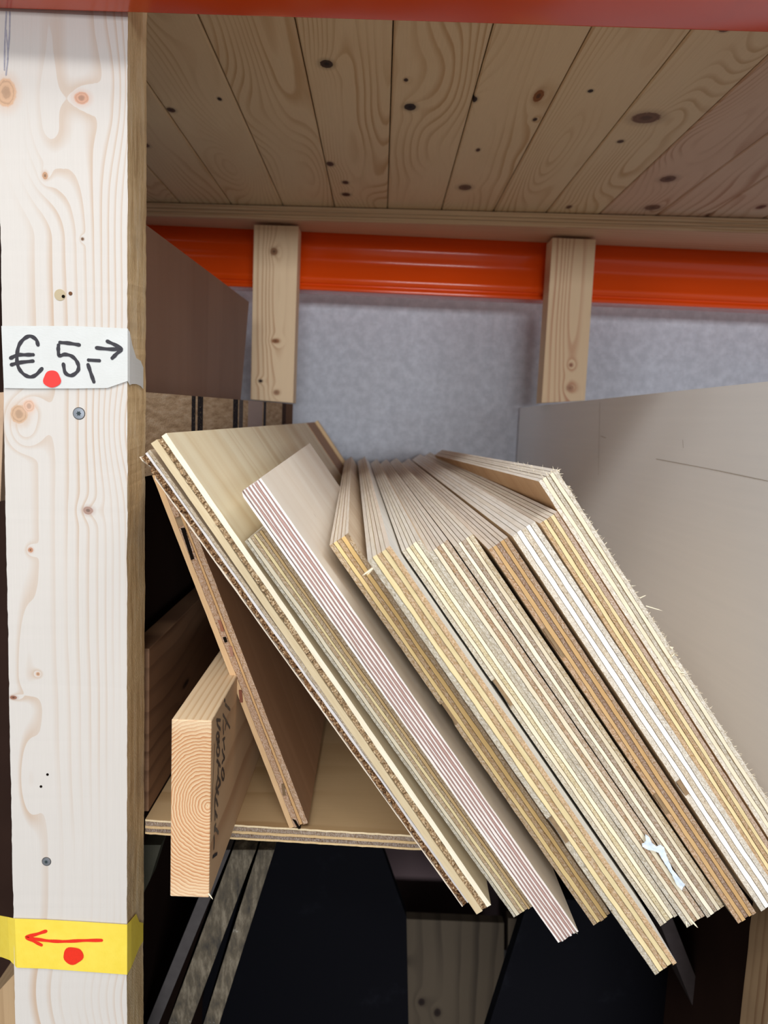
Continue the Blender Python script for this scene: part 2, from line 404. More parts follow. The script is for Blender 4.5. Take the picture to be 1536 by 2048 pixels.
# ---------------------------------------------------------------- posts
def postpts(px_list, Y): return [atY(a, b, Y) for a, b in px_list]
ft = atY(250, 24, .592); fb_ = atY(258, 2040, .592); xl = atY(20, 1480, .592); xr = .5*(ft.x+fb_.x)
PW = xr-xl.x
zt = lambda px, py: atY(px, py, .592)
def kn(px, py, rx, ry, col, dk=.4):
    P = zt(px, py); return (P.x, P.z, rx*.592/F, ry*.592/F, col, dk)
og = Vector((xl.x, .592, -1.30))
def bmp(px, py, sx, sy, A):
    P = zt(px, py); return (P.x-og.x, P.z-og.z, sx*.592/F, sy*.592/F, A)
kns = [kn(163, 196, 14, 11, sr(206, 160, 136), .35), kn(12, 185, 19, 25, sr(206, 168, 138), .3), kn(90, 351, 5, 7, sr(190, 150, 120), .5), kn(38, 828, 17, 18, sr(200, 166, 138), .25),
       kn(58, 812, 11, 12, sr(214, 178, 156), .3), kn(176, 1021, 10, 8, sr(170, 140, 128), .5), kn(61, 1100, 5, 5, sr(190, 140, 112), .6), kn(27, 1395, 7, 4, sr(150, 104, 84), .6),
       kn(76, 1348, 4, 4, sr(200, 160, 130), .5), kn(165, 478, 3, 3, sr(130, 100, 80), .6)]
kns = [(a-og.x, b-og.z, c, d_, e, f_) for a, b, c, d_, e, f_ in kns]
def ubp(px, ya, yb_, yc, sx_, A):
    g_ = lambda y_: zt(px, y_).z-og.z
    return (zt(px, ya).x-og.x, g_(ya), g_(yb_), g_(yc), sx_*.592/F, A)
m_pf = wood('post_front_pine', 0, 2, sr(212, 206, 200), sr(192, 160, 130), N=105, power=2, u0=0,
            bumps=[bmp(250, 860, 60, 110, 2.0), bmp(190, 1990, 120, 120, 2.2), bmp(230, 200, 40, 120, -1.5)],
            ub=[ubp(88, 480, 250, -6000, 62, 4.6), ubp(48, 930, 860, 780, 34, 2.4), ubp(55, 1425, 1350, 1080, 26, 1.3), ubp(60, 1700, 1560, 1400, 26, 1.3)],
            knots=kns, warp=.0035, wv=2.2, seed=2, sharp=.9, fibre=.09, rough=.6, lw=1.0)
t = NT('rough_sawn_side'); o_, p_ = t.coords()
n = t.noise(t.vec(t.mul(p_[1], 120), t.add(t.mul(p_[2], 14), t.mul(p_[1], 20)), 0.0), 1, 5, .65)
n2 = t.noise(t.vec(t.mul(p_[1], 500), t.add(t.mul(p_[2], 500), t.mul(p_[1], 900)), 1.0), 1, 3, .6)
n3 = t.noise(o_, 9, 4)
c = t.ramp(n, [(.3, sr(186, 152, 110)), (.5, sr(226, 196, 150)), (.72, sr(242, 220, 184))])
c = t.mix(t.mul(t.sstep(n3, .5, .68), .6), c, sr(160, 142, 124)); c = t.mix(.22, c, t.mix(n2, (.2, .15, .1), (1, 1, 1)), 'MULTIPLY')
t.bump(t.add(n, n2), .8, .0012); m_side = t.fin(c, .85, .1)
def post(name, x0, x1, y0, y1, z0, z1, mats, label, cat='post', seed=1, seg=90, group=None):
    """sawn post with slightly ragged arrises; slot 0 front/back, slot 1 sides"""
    V = []; Fc = []; mi = []; rr = random.Random(seed); ogn = Vector((x0, y0, z0)); cor = [(x0, y0), (x1, y0), (x1, y1), (x0, y1)]
    for k in range(seg+1):
        z = z0+(z1-z0)*k/seg
        for j, (a, b) in enumerate(cor):
            wv = (noise.noise(Vector((z*30, j*5.1, seed)))*.0007+noise.noise(Vector((z*140, j*3.1, seed)))*.0004)
            V.append(Vector((a+wv, b+abs(wv)*.3, z))-ogn)
    for k in range(seg):
        for j in range(4):
            a = 4*k+j; b = 4*k+(j+1) % 4; Fc.append((a, b, b+4, a+4)); mi.append(0 if j in (0, 2) else 1)
    Fc += [(3, 2, 1, 0), tuple(4*seg+q for q in range(4))]; mi += [1, 1]
    o = link(name, mesh(name, V, Fc, mi), mats, None, ogn)
    return tag(o, label, cat, group)
P_front = post('shelf_post', xl.x, xr, .592, .6375, -1.30, .43, [m_pf, m_side], 'big pale pine post at the left front carrying both tape labels', seed=3, seg=420)
def onpost(px, py, dy=0): return atY(px, py, .592-dy)
# screws and hole
def disc(name, c, r, n, mat, parent, depth=.0006, ring=None):
    V = [Vector((0, -depth, 0))]; Fc = []
    for k in range(24):
        a = k*math.tau/24; V += [Vector((math.cos(a)*r*.35, -depth, math.sin(a)*r*.35)), Vector((math.cos(a)*r*.9, -depth*.8, math.sin(a)*r*.9)), Vector((math.cos(a)*r, .0006, math.sin(a)*r))]
    for k in range(24):
        k2 = (k+1) % 24
        Fc += [(0, 1+3*k2, 1+3*k), (1+3*k, 1+3*k2, 2+3*k2, 2+3*k), (2+3*k, 2+3*k2, 3+3*k2, 3+3*k)]
    o = link(name, mesh(name, V, Fc), mat, parent); o.location = Vector(c)-(parent.location if parent else Vector()); return o
def star(c, r, parent, mat):
    V = []
    for k in range(12):
        a = k*math.tau/12; q = r if k % 2 == 0 else r*.6; V.append((math.cos(a)*q, 0, math.sin(a)*q))
    V += [(x, .0004, z) for x, _, z in V]
    Fc = [tuple(range(11, -1, -1))]+[(i, (i+1) % 12, (i+1) % 12+12, i+12) for i in range(12)]
    o = link('drive_recess', mesh('drive_recess', V, Fc), mat, parent); o.location = c; return o
for (px, py, r) in ((158, 827, 12), (93, 1723, 9.5)):
    s = disc('screw', onpost(px, py), r*.592/F, 24, M_steel, P_front)
    star((0, -.0007, 0), r*.45*.592/F, s, plain('screw_recess', sr(52, 62, 66), .5))
    disc('screw_shadow_ring', onpost(px, py), (r+1.4)*.592/F, 24, plain('screw_rim_shadow', sr(70, 66, 62), .9), P_front, .0002)  # dark ring paints the shade around the screw head
h = disc('drill_hole', onpost(120, 590), 12*.592/F, 24, plain('torn_hole_edge', sr(186, 170, 140), .9), P_front, .0003)
disc('hole_pit', onpost(127, 593), 3.5*.592/F, 24, M_pit, P_front, .0006)
disc('pin_hole', onpost(141, 587), 4*.592/F, 24, plain('pin_hole_rim', sr(110, 74, 50), .9), P_front, .0004)
for (px, py) in ((82, 1573), (95, 1549)): disc('pin_hole', onpost(px, py), 3*.592/F, 24, M_pit, P_front, .0003)

V, Fc = strokes_mesh('smear', [[(13, 24), (10, 80), (9, 140)], [(20, 24), (19, 70), (15, 120)], [(12, 60), (16, 110), (12, 150)]], lambda a, b: onpost(a, b), .0011, Vector((0, -1, 0)), .00015)
V = [v-P_front.location for v in V]
_o = link('blue_smear', mesh('blue_smear', V, Fc), plain('blue_grey_smear', sr(160, 158, 168), .8, .1, .4, 300), P_front)
# right front post and rear posts
xR = atY(1486, 1986, .645).x
m_rp = wood('right_post_pine', 1, 2, sr(196, 164, 128), sr(150, 112, 80), N=80, warp=.004, seed=12)
post('shelf_post', xR, xR+.095, .600, .645, -1.30, .43, [m_pf, m_rp], 'brown side of the right front post, low in the right corner', seed=8)
def rear(pxs, Y, label, kns_, seed, late):
    (a, b, c_, d_) = pxs; A, B, C_, D_ = [atY(p[0], p[1], Y) for p in pxs]
    og2 = D_.copy(); dp = Vector((0, .045, 0)); kl = []
    for (px, py, rx, ry, kc, dk) in kns_:
        q = atY(px, py, Y)-og2; kl.append((q.x, q.z, rx*Y/F, ry*Y/F, kc, dk))
    m = wood('rear_post_pine', 0, 2, sr(232, 204, 168), late, N=60, knots=kl, bumps=[(.04, .2, .02, .2, 3)], warp=.0035, seed=seed, sharp=.8, fibre=.15, lw=.9)
    m2 = wood('rear_post_side', 1, 2, sr(206, 166, 128), sr(170, 122, 86), N=90, seed=seed+1)
    # front: tl, tr, br, bl
    o = hexa('short_post', [D_, C_, B, A, D_+dp, C_+dp, B+dp, A+dp], [m, m2], None, .0008, og2, None)
    return tag(o, label, 'post')
rear([(508, 449), (597, 452), (586, 806), (501, 799)], 1.30, 'short pine post at the back on the left, knotty, in front of the orange beam',
     [(548, 503, 7, 7, sr(150, 110, 80), .5), (551, 682, 7, 4, sr(150, 100, 66), .5), (521, 762, 4, 3, sr(70, 50, 40), .8), (553, 785, 6, 5, sr(170, 130, 100), .4)], 21, sr(190, 146, 110))
rear([(1105, 475), (1192, 479), (1170, 801), (1083, 806)], 1.30, 'short pine post at the back on the right with a reddish heart stripe',
     [(1142, 730, 4, 4, sr(180, 130, 104), .5), (1140, 776, 7, 6, sr(184, 140, 112), .3)], 23, sr(196, 142, 112))

# ---------------------------------------------------------------- left rail, divider, side board, right panel
ra = atY(289, 784, .645); rb = atY(586, 808, 1.30)
ra.x = max(ra.x, -10)
rdir = Vector((rb.x-ra.x, rb.y-ra.y, 0)).normalized(); rn = Vector((rdir.y, -rdir.x, 0))
t = NT('sawn_rail_with_black_marks'); o_, p_ = t.coords()
n = t.noise(t.vec(t.mul(p_[1], 30), t.mul(p_[2], 160), 0.0), 1, 5, .65); n2 = t.noise(o_, 500, 3, .6)
c = t.ramp(n, [(.3, sr(150, 124, 96)), (.5, sr(186, 160, 130)), (.7, sr(206, 184, 158))])
def railv(px):  # distance along the rail where the picture column px meets it
    r = ray(px, 830); k = (rn.x*ra.x+rn.y*ra.y)/(rn.x*r.x+rn.y*r.y); P = r*k; return (Vector((P.x, P.y, 0))-Vector((ra.x, ra.y, 0))).dot(rdir)
for (a, b, cc) in ((383, 391, sr(40, 38, 42)), (395, 406, sr(36, 34, 38)), (466, 476, sr(38, 36, 42)), (478, 486, sr(90, 84, 84)), (496, 525, sr(176, 160, 156)), (527, 532, sr(50, 50, 60)), (564, 572, sr(60, 40, 34)), (572, 586, sr(110, 80, 60))):
    y0, y1 = railv(a), railv(b); msk = t.mul(t.sstep(p_[1], y0-.001, y0+.001), t.sstep(p_[1], y1+.001, y1-.001))
    c = t.mix(t.mul(msk, t.sstep(n2, .26, .42)), c, cc)
c = t.mix(.2, c, t.mix(n2, (.2, .15, .1), (1, 1, 1)), 'MULTIPLY'); t.bump(t.add(n, n2), .7, .0012); m_rail = t.fin(c, .85, .1)
RL = (rb-ra).length
RLxy = Vector((rb.x-ra.x, rb.y-ra.y)).length
rail_drop = .072
V = []
for y in (0, RLxy):
    zz = (0 if y == 0 else rb.z-ra.z)
    V += [(-.03, y, zz-rail_drop), (0, y, zz-rail_drop), (0, y, zz), (-.03, y, zz)]
me = mesh('side_rail', V, [(0, 1, 2, 3), (5, 4, 7, 6), (4, 0, 3, 7), (1, 5, 6, 2), (3, 2, 6, 7), (4, 5, 1, 0)])
o = link('side_rail', me, m_rail, None, ra); o.rotation_euler = (0, 0, -math.atan2(rdir.x, rdir.y))
tag(o, 'rough sawn side rail with black bar marks, running back from the left post', 'rail')
# brown divider panel standing on the rail's far side
nd = .004
def onrail(px, py, off):   # point on the vertical plane parallel to the rail
    r = ray(px, py); q = ra-rn*off; k = (rn.x*q.x+rn.y*q.y)/(rn.x*r.x+rn.y*r.y); return r*k
m_div = face_mat('brown_divider_ply', sr(136, 104, 84), sr(120, 88, 68), .4, 9, 3)
dpts = [onrail(250, 418, .031), onrail(498, 604, .031), onrail(480, 815, .031), onrail(250, 815, .031)]
dpts = [p if p.y > .642 else (dpts[1]-p)*((.642-p.y)/(dpts[1].y-p.y))+p for p in dpts]
dv = poly_prism('divider_panel', dpts, -rn*.012, m_div)
tag(dv, 'brown plywood divider panel with a sloping top edge, left above the rail', 'panel')

sx = atY(289, 1620, .64).x
xj = sx+.0
m_sb = wood('side_board_pine', 2, 1, sr(140, 106, 80), sr(104, 74, 54), N=50, knots=[(.055, .11, .004, .012, sr(60, 40, 30), .5), (.075, .13, .003, .012, sr(60, 40, 30), .5)], seed=41, fibre=.2, blot=.4)
zt_ = atX(289, 1307, xj).z
sb = box('side_board', xj-.02, xj, .652, 1.25, -HS+.0005, zt_, m_sb, None, .001)
tag(sb, 'dark knotty side board lying along the left edge of the lower shelf', 'board')
# right leaning big panel
pa = atY(1040, 815, 1.505)
pb = Vector((.338, .50, 0)); _h = Vector((0, 0, 0))
pdir = Vector((pb.x-pa.x, pb.y-pa.y, 0)); pn = Vector((-pdir.y, pdir.x, 0)).normalized()
if pn.x < 0: pn = -pn
r_ = ray(1536, 763); _k = (pn.x*pa.x+pn.y*pa.y)/(pn.x*r_.x+pn.y*r_.y); _q = r_*_k
pb.z = pa.z+(_q.z-pa.z)*(pb.y-pa.y)/(_q.y-pa.y)
t = NT('greyed_white_panel_face'); o_, p_ = t.coords()
n = t.noise(t.vec(t.mul(p_[0], 4), t.mul(p_[1], 4), t.mul(p_[2], 160)), 1, 4, .6); n2 = t.noise(o_, 6, 4)
c = t.mix(n, sr(236, 238, 240), sr(246, 247, 248)); c = t.mix(t.mul(n2, .4), c, sr(232, 230, 226)); t.bump(n, .15, .0005); m_pan = t.fin(c, .42, .35)
e = pdir.normalized()
pb2 = pb
zl0, zl1 = pa.z, pb2.z
pts = [pa, pb2, Vector((pb2.x, pb2.y, -HS+.001)), Vector((pa.x, pa.y, -HS+.001))]
rp = poly_prism('leaning_panel', pts, pn*.009, m_pan)
tag(rp, 'large plain greyish-white panel standing upright along the right side', 'panel')
# pencil lines on it
nrm = -pn
def onpanel(px, py):
    r = ray(px, py); k = (pn.x*pa.x+pn.y*pa.y)/(pn.x*r.x+pn.y*r.y); return r*k
_pm = plain('pencil', sr(186, 178, 170), .8)
for _ln in ([(1313, 918), (1420, 938), (1536, 962)], [(1200, 805), (1199, 860), (1197, 950)], [(1202, 872), (1212, 876)], [(1366, 880), (1367, 896)]):
    V, Fc = strokes_mesh('pencil', [_ln], onpanel, .0007, nrm, .0003)
    link('pencil_line', mesh('pencil_line', [v-rp.location for v in V], Fc), _pm, rp)

# ---------------------------------------------------------------- lower shelf (ply)
e0 = atZ(289, 1639, -HS); e1 = atZ(850, 1672, -HS); ss = (e1.y-e0.y)/(e1.x-e0.x)
sy = lambda x: e0.y+ss*(x-e0.x)
m_sh = wood('shelf_top_ply', 1, 0, sr(216, 186, 142), sr(186, 148, 102), N=16, warp=.01, seed=51, fibre=.15, blot=.3, bs=.1, rough=.6)
shelf = bpy.data.objects.new('plywood_shelf', None); COL.objects.link(shelf); shelf.location = (xj-.022, e0.y, -HS)
tag(shelf, 'thin plywood shelf the leaning sheets and the thick plank stand on', 'shelf')
TH = .0138
lay = [(.0, .13, sr(236, 216, 180), 0), (.15, .40, sr(156, 126, 94), 1), (.42, .60, sr(214, 184, 140), 0), (.62, .84, sr(134, 104, 76), 1), (.86, 1.0, sr(222, 194, 150), 0)]
for (a, b, col, cr) in lay:
    z1 = -HS-TH*a; z0 = -HS-TH*b; xa, xb = xj-.022, xR+.0
    V = []; Fc = []; N_ = 120; xa = xr+.0006; rr = random.Random(int(a*100))
    for k in range(N_+1):
        x = xa+(xb-xa)*k/N_; yy = max(sy(x), .60) + rr.uniform(-.0004, .0004) if True else 0
        V += [(x, yy, z0), (x, yy, z1+noise.noise(Vector((x*60, a*9, 1)))*.0002 if a > 0 else z1), (x, 1.45, z1), (x, 1.45, z0)]
    for k in range(N_):
        i = 4*k
        for j in range(4): Fc.append((i+j, i+4+j, i+4+(j+1) % 4, i+(j+1) % 4))
    Fc += [(3, 2, 1, 0), tuple(4*N_+q for q in range(4))]
    mi = [(1 if (j == 1 and a == 0) else 0) for k in range(N_) for j in range(4)]+[0, 0]
    og_ = shelf.location.copy(); me = mesh('veneer', [Vector(v)-og_ for v in V], [tuple(reversed(f)) for f in Fc], mi)
    me.update(); o = link('veneer', me, [M_cross if cr else M_long, m_sh], shelf); o.color = tuple(col)+(1,)
g = box('glue_core', xr+.0035, xR-.002, e0.y+.003, 1.44, -HS-TH*.98, -HS-TH*.02, M_glue, shelf); g.location = g.location-shelf.location

# ---------------------------------------------------------------- leaning sheets
def frame(TL, TR, BL, VP, Z0=None, T=None, W=None):
    ed = ray(*VP).normalized(); P = ray(*TL)
    q = P.dot(ed)
    Bp = ray(*BL); Bp = Bp*(q/Bp.dot(ed)); Tp = ray(*TR); Tp = Tp*(q/Tp.dot(ed))
    ew = (Bp-P).normalized(); WW = (Bp-P).length; et = (Tp-P); et -= et.dot(ew)*ew; TT = et.length; et.normalize()
    s = (Z0/P.y) if Z0 else (-HS/Bp.z)
    P = P*s; WW *= s; TT *= s
    if T: TT = T
    if W: WW = W
    if Z0:
        WW = (P.z+HS)/(-ew.z)
        if W: WW = min(W, WW)
    B = P+ew*WW
    return B, et, ed, -ew, TT, WW
REP = []
def sheet(name, label, TL, TR, BL, VP, Zf, layers, Z0=None, T=None, W=None, tk=1.0, faceL=F_plain, faceR=F_plain, glue=M_glue, chips=(), gap=.00022,
          cat='plywood', group=None, seed=1, rag=.0005, roundr=0, slope_end=0):
    B, et, ed, eu, TT, WW = frame(TL, TR, BL, VP, Z0, T, W)
    TT *= tk; L = (Zf-B.y)/ed.y
    root = bpy.data.objects.new(name, None); COL.objects.link(root)
    m = Matrix.Identity(4)
    for i in range(3): m[i][0] = et[i]; m[i][1] = ed[i]; m[i][2] = eu[i]; m[i][3] = B[i]
    root.matrix_world = m; tag(root, label, cat, group)
    REP.append((name, round(TT*1000, 1), round(WW*1000), round(L*1000), [round(v, 3) for v in B]))
    tot = sum(l[0] for l in layers); x = 0; nl = len(layers); nz = 110
    bx = [0]
    for l in layers: x += l[0]/tot*TT; bx.append(x)
    # shared wobble of the ply boundaries
    def wob(i, z):
        if i == 0: return abs(noise.noise(Vector((z*45, i*3.3, seed))))*.0003
        if i == nl: return -abs(noise.noise(Vector((z*45, i*3.3, seed))))*.0003
        return noise.noise(Vector((z*26, i*3.3, seed*1.7)))*.00055+noise.noise(Vector((z*110, i*5, seed)))*.00022
    for k, l in enumerate(layers):
        wd, typ, col = l[:3]
        rr = random.Random(seed*100+k); V = []; Fc = []; mi = []
        cr = typ == 'c'; pro = rr.uniform(-rag, rag) if nl < 10 else 0
        crumb = typ == 'h'
        if crumb: continue
        g0 = 0 if k == 0 else gap; g1 = 0 if k == nl-1 else gap
        tops = WW+rr.uniform(-.0006, .0); bot = rr.uniform(-.0012, .0012) if nl < 10 else rr.uniform(-.002, .002)
        if bot < 0: bot *= .3
        for j in range(nz+1):
            z = bot+(tops-bot)*j/nz
            yo = pro+(noise.noise(Vector((z*70, k*7.7, seed)))*rag*(1.4 if cr else .7))+(rr.uniform(-.0003, .0003) if cr else 0)
            fac = z/WW; yo += slope_end*(1-fac)
            for (ck, za, zb2, dep) in chips:
                if ck == k and za*WW < z < zb2*WW: yo += dep*math.sin((z/WW-za)/(zb2-za)*math.pi)**.6
            x0 = bx[k]+wob(k, z)+g0; x1 = bx[k+1]+wob(k+1, z)-g1
            if roundr:   # rounded top-left corner
                dz = WW-z
                if dz < roundr: x0 = max(x0, roundr-math.sqrt(max(0, roundr**2-(roundr-dz)**2))); x0 = min(x0, x1-.00005)
            V += [(x0, yo, z), (x1, yo, z), (x1, L, z), (x0, L, z)]
        for j in range(nz):
            i = 4*j
            Fc += [(i, i+1, i+5, i+4), (i+1, i+2, i+6, i+5), (i+2, i+3, i+7, i+6), (i+3, i, i+4, i+7)]
            mi += [0, 1 if k == nl-1 else 0, 0, 1 if k == 0 else 0]
        e_ = 4*nz; Fc += [(3, 2, 1, 0), (e_, e_+1, e_+2, e_+3)]; mi += [0, 2]
        o = link('veneer', mesh('veneer', V, Fc, mi), [M_cross if cr else M_long, faceR if k == nl-1 else faceL, M_top], root)
        kf = 1+rr.uniform(-.05, .05); cc = [max(0, min(1, q*kf)) for q in col]; o.color = tuple(cc)+(1,)
    gi = .0009; V = []
    ya = .0016 if nl < 10 else .0007
    x0 = gi; x1 = TT-gi
    for y in (ya+max(0, slope_end), L-.001):
        V += [(x0, y, .002), (x1, y, .002), (x1, y, WW-.0012), (x0+roundr*.5, y, WW-.0012)]
    if not any(l[1] == 'h' for l in layers):
        link('glue_core', mesh('glue_core', V, [(0, 1, 2, 3), (5, 4, 7, 6), (4, 0, 3, 7), (1, 5, 6, 2), (3, 2, 6, 7), (4, 5, 1, 0)]), glue, root)
    # crumbly cores
    for k, l in enumerate(layers):
        if l[1] != 'h': continue
        rr = random.Random(seed+k*11); V = []; Fc = []; nx = 7; nzz = int(WW/.0007); a0, a1 = bx[k], bx[k+1]
        for j in range(nzz+1):
            z = WW*j/nzz*.997
            for i in range(nx+1):
                xx = a0+(a1-a0)*i/nx
                nn = noise.noise(Vector((xx*420, z*260, seed)))+.5*noise.noise(Vector((xx*1300, z*900, seed+3)))
                yo = .0016+nn*.0026+(.0022 if noise.noise(Vector((0, z*260, seed+9))) > .12 else 0)
                V.append((xx, yo, z))
        for j in range(nzz):
            for i in range(nx):
                a = j*(nx+1)+i; Fc.append((a, a+1, a+nx+2, a+nx+1))
        b = len(V); V += [(a0, L, 0), (a1, L, 0), (a1, L, WW*.997), (a0, L, WW*.997)]
        t_ = nzz*(nx+1); Fc += [(t_, t_+nx, b+2, b+3), (nx, 0, b, b+1), (b+1, b, b+3, b+2)]
        o = link('crumbly_core', mesh('crumbly_core', V, Fc), l[3], root); o.color = tuple(l[2])+(1,)
    return root
def core_mat(name, a, b, c_):
    t = NT(name); o, p = t.coords(); n = t.noise(o, 650, 3, .7); n2 = t.noise(t.vec(0.0, 0.0, t.mul(p[2], 40)), 1, 3)
    v = t.n('ShaderNodeTexVoronoi'); v.inputs['Scale'].default_value = 420; t.l.new(o, v.inputs['Vector'])
    col = t.ramp(n, [(.36, a), (.52, b), (.68, c_)]); col = t.mix(t.mul(t.sstep(n2, .5, .65), .5), col, b)
    t.bump(v.outputs['Distance'], .8, .001); return t.fin(col, .7, .2)
C_brown = core_mat('brown_cardboard_core', sr(52, 32, 18), sr(140, 100, 64), sr(226, 202, 166))
C_light = core_mat('buff_cardboard_core', sr(120, 92, 64), sr(188, 160, 124), sr(236, 220, 190))

W_ = sr(242, 236, 224); CR = sr(226, 216, 192); YE = sr(230, 212, 166); GR = sr(212, 202, 180); TA = sr(202, 172, 126); OR_ = sr(212, 174, 118); BR = sr(182, 142, 94); DB = sr(158, 114, 70); PK = sr(214, 188, 180)
VPS = (706, 829)
GP = 'plywood offcuts leaning together in the big pack'
def five(a, b, c_, d_, e_, w=(1, .95, .95, .95, 1)): return [(w[0], 'c', a), (w[1], 'l', b), (w[2], 'c', c_), (w[3], 'l', d_), (w[4], 'c', e_)]
# two hollow-core pieces at the left
sheet('hollow_core_panel', 'outermost left leaning panel with a crumbling brown cardboard core edge', (278, 914), (306, 893), (924, 1814), (806, 832), 1.42,
      [(.11, 'l', sr(236, 222, 204)), (.40, 'h', W_, C_brown), (.22, 'l', sr(226, 222, 222)), (.27, 'c', sr(216, 196, 164))], faceL=F_plain, faceR=F_plain, seed=11, T=.0098, chips=((0, .955, .985, .010),))
sheet('hollow_core_panel', 'second leaning panel from the left with buff core and wide pale wood face', (301, 886.5), (333, 869), (953, 1829), (806, 832), 1.42,
      [(.40, 'l', sr(214, 196, 162)), (.30, 'h', W_, C_light), (.30, 'l', sr(246, 238, 216))], faceR=F_pale, seed=12, T=.0135)
sheet('ply_offcut', 'narrow yellowish plywood strip wedged under the pink-edged birch sheet', (489, 1082), (527, 1054), (1028, 1835), (788, 822), .90,
      [(.8, 'c', sr(206, 200, 180)), (1, 'l', CR), (1, 'c', TA), (.8, 'l', YE), (.9, 'c', TA), (.8, 'l', TA), (.9, 'c', TA)], seed=13, cat='plywood')
BW = sr(244, 236, 232); BP = sr(186, 152, 144)
lb = []
for k in range(13): lb.append((1.35, 'l', BW) if k % 2 == 0 else (1.3 if k == 9 else .8, 'l', BP))
sheet('birch_plywood', 'birch plywood sheet with many fine pink-and-white plies and smooth face', (479.5, 984.4), (520, 953.5), (1117, 1886), (730, 807), .93,
      lb, seed=14, faceR=F_birch, faceL=F_birch, glue=M_gluepink, gap=.00018, rag=.0002, roundr=.004, cat='plywood')
sheet('plywood_sheet', 'first plywood sheet right of the birch one, tan edge with a torn notch', (658.6, 1090.8), (697, 1067), (1186.6, 1850.3), VPS, 1.46, five(TA, sr(232, 206, 150), sr(200, 160, 100), sr(226, 192, 132), TA), seed=15, group=None, chips=((0, .545, .60, .02), (4, .985, 1.0, .004)), faceR=F_plain)
sheet('plywood_sheet', 'longest plywood sheet hanging lowest, bright yellow edge and white face', (734.8, 1121), (780.5, 1091), (1310.8, 1950.6), VPS, 1.46, five(GR, YE, OR_, YE, sr(232, 190, 130)), seed=16, faceR=F_white, chips=((0, .33, .40, .007),))
sheet('plywood_sheet', 'pale plywood sheet right behind the white face of the longest sheet', (803.3, 1102.6), (837.5, 1080), (1321, 1852.6), VPS, 1.46, five(GR, CR, sr(222, 206, 160), sr(236, 228, 202), GR), tk=1.08, seed=17, chips=((0, .60, .67, .012),))
sheet('plywood_sheet', 'plywood sheet in mid pack just right of the long black gap', (857, 1105), (893, 1083), (1374, 1855), VPS, 1.46, five(sr(204, 196, 178), CR, sr(190, 154, 112), CR, sr(196, 168, 136)), tk=1.1, seed=18)
sheet('plywood_sheet', 'greyish plywood sheet left of the brown one with a split outer ply', (907.4, 1092), (941, 1071), (1414, 1835), VPS, 1.46, five(sr(200, 188, 168), sr(242, 234, 214), sr(184, 160, 132), CR, sr(222, 204, 168)), tk=1.13, seed=19)
sheet('plywood_sheet', 'dark brown-edged plywood sheet beside the white-edged one', (977, 1099), (1014, 1078), (1476.7, 1847.5), VPS, 1.46, five(sr(196, 152, 100), sr(202, 166, 118), DB, sr(200, 162, 112), BR), tk=1.08, seed=20, chips=((0, .72, .80, .006), (0, .30, .36, .008)))
sheet('plywood_sheet', 'plywood sheet with the brightest white sawn edge', (1024, 1072), (1070, 1042), (1534.5, 1841), VPS, 1.46, five(W_, sr(250, 250, 248), sr(236, 222, 198), sr(252, 252, 250), W_), Z0=.530, seed=21, chips=((0, .32, .36, .006),))
sheet('plywood_sheet', 'orange-edged plywood sheet between the white-edged one and the fuzzy outermost one', (1079, 1047), (1113, 1028), (1558, 1790), (706, 833), 1.46, five(OR_, YE, sr(200, 160, 100), YE, sr(200, 168, 140)), Z0=.540, tk=1.1, seed=22)
s9 = sheet('plywood_sheet', 'outermost right plywood sheet, highest of the pack with a fuzzy splintered edge', (1077, 962), (1113, 938), (1546, 1690), (712, 870), 1.30, five(W_, sr(236, 226, 202), sr(226, 216, 196), sr(234, 224, 200), sr(236, 228, 212)), Z0=.555, seed=23, faceL=F_tan, rag=.0009)

_p2 = [o for o in COL.objects if 'buff core' in o.get('label', '')][0]; _r = REP[1]; _T, _W, _L = _r[1]/1000, _r[2]/1000, _r[3]/1000
def lbox(name, x0, x1, y0, y1, z0, z1, mat, par):
    return link(name, mesh(name, [(x0,y0,z0), (x1,y0,z0), (x1,y0,z1), (x0,y0,z1), (x0,y1,z0), (x1,y1,z0), (x1,y1,z1), (x0,y1,z1)], [(0,1,2,3), (5,4,7,6), (4,0,3,7), (1,5,6,2), (3,2,6,7), (4,5,1,0)]), mat, par)
lbox('end_strip', _T*.5, _T+.0008, _L-.13, _L-.012, 0, _W, plain('brown_end_strip', sr(158, 118, 82), .6, .3, .15, 30), _p2)  # browner strip laid over the far end of the face
lbox('end_strip', _T*.5, _T+.0065, _L-.0118, _L+.001, 0, _W, plain('pale_lipping', sr(206, 176, 134), .6, .3, .1, 30), _p2)
# splinters, torn fibres
def sliver(V, Fc, p, d, r, n=5):
    d = Vector(d); s = d.orthogonal().normalized(); u = d.cross(s).normalized(); b = len(V)
    for k in range(n):
        a = k*math.tau/n; V.append(Vector(p)+(s*math.cos(a)+u*math.sin(a))*r)
    for k in range(n):
        a = k*math.tau/n; V.append(Vector(p)+d*.7+(s*math.cos(a)+u*math.sin(a))*r*.7)
    V.append(Vector(p)+d)
    for k in range(n):
        k2 = (k+1) % n; Fc += [(b+k, b+k2, b+n+k2, b+n+k), (b+n+k, b+n+k2, b+2*n)]
    Fc.append(tuple(b+k for k in range(n-1, -1, -1)))
def local_sliver(root, name, specs, mat=M_splinter, kind=None):
    inv = root.matrix_world.inverted(); V = []; Fc = []
    for a, b, r in specs: sliver(V, Fc, inv @ a, (inv.to_3x3() @ (b-a)), r)
    o = link(name, mesh(name, V, Fc), mat, root)
    if kind: o['kind'] = kind
    return o
bpy.context.view_layer.update()
roots = [o for o in COL.objects if o.name.startswith(('plywood_sheet', 'hollow', 'ply_off', 'birch'))]
R = {}
for o in roots: R[o['label']] = o
def R_(s): return [o for o in roots if s in o['label']][0]
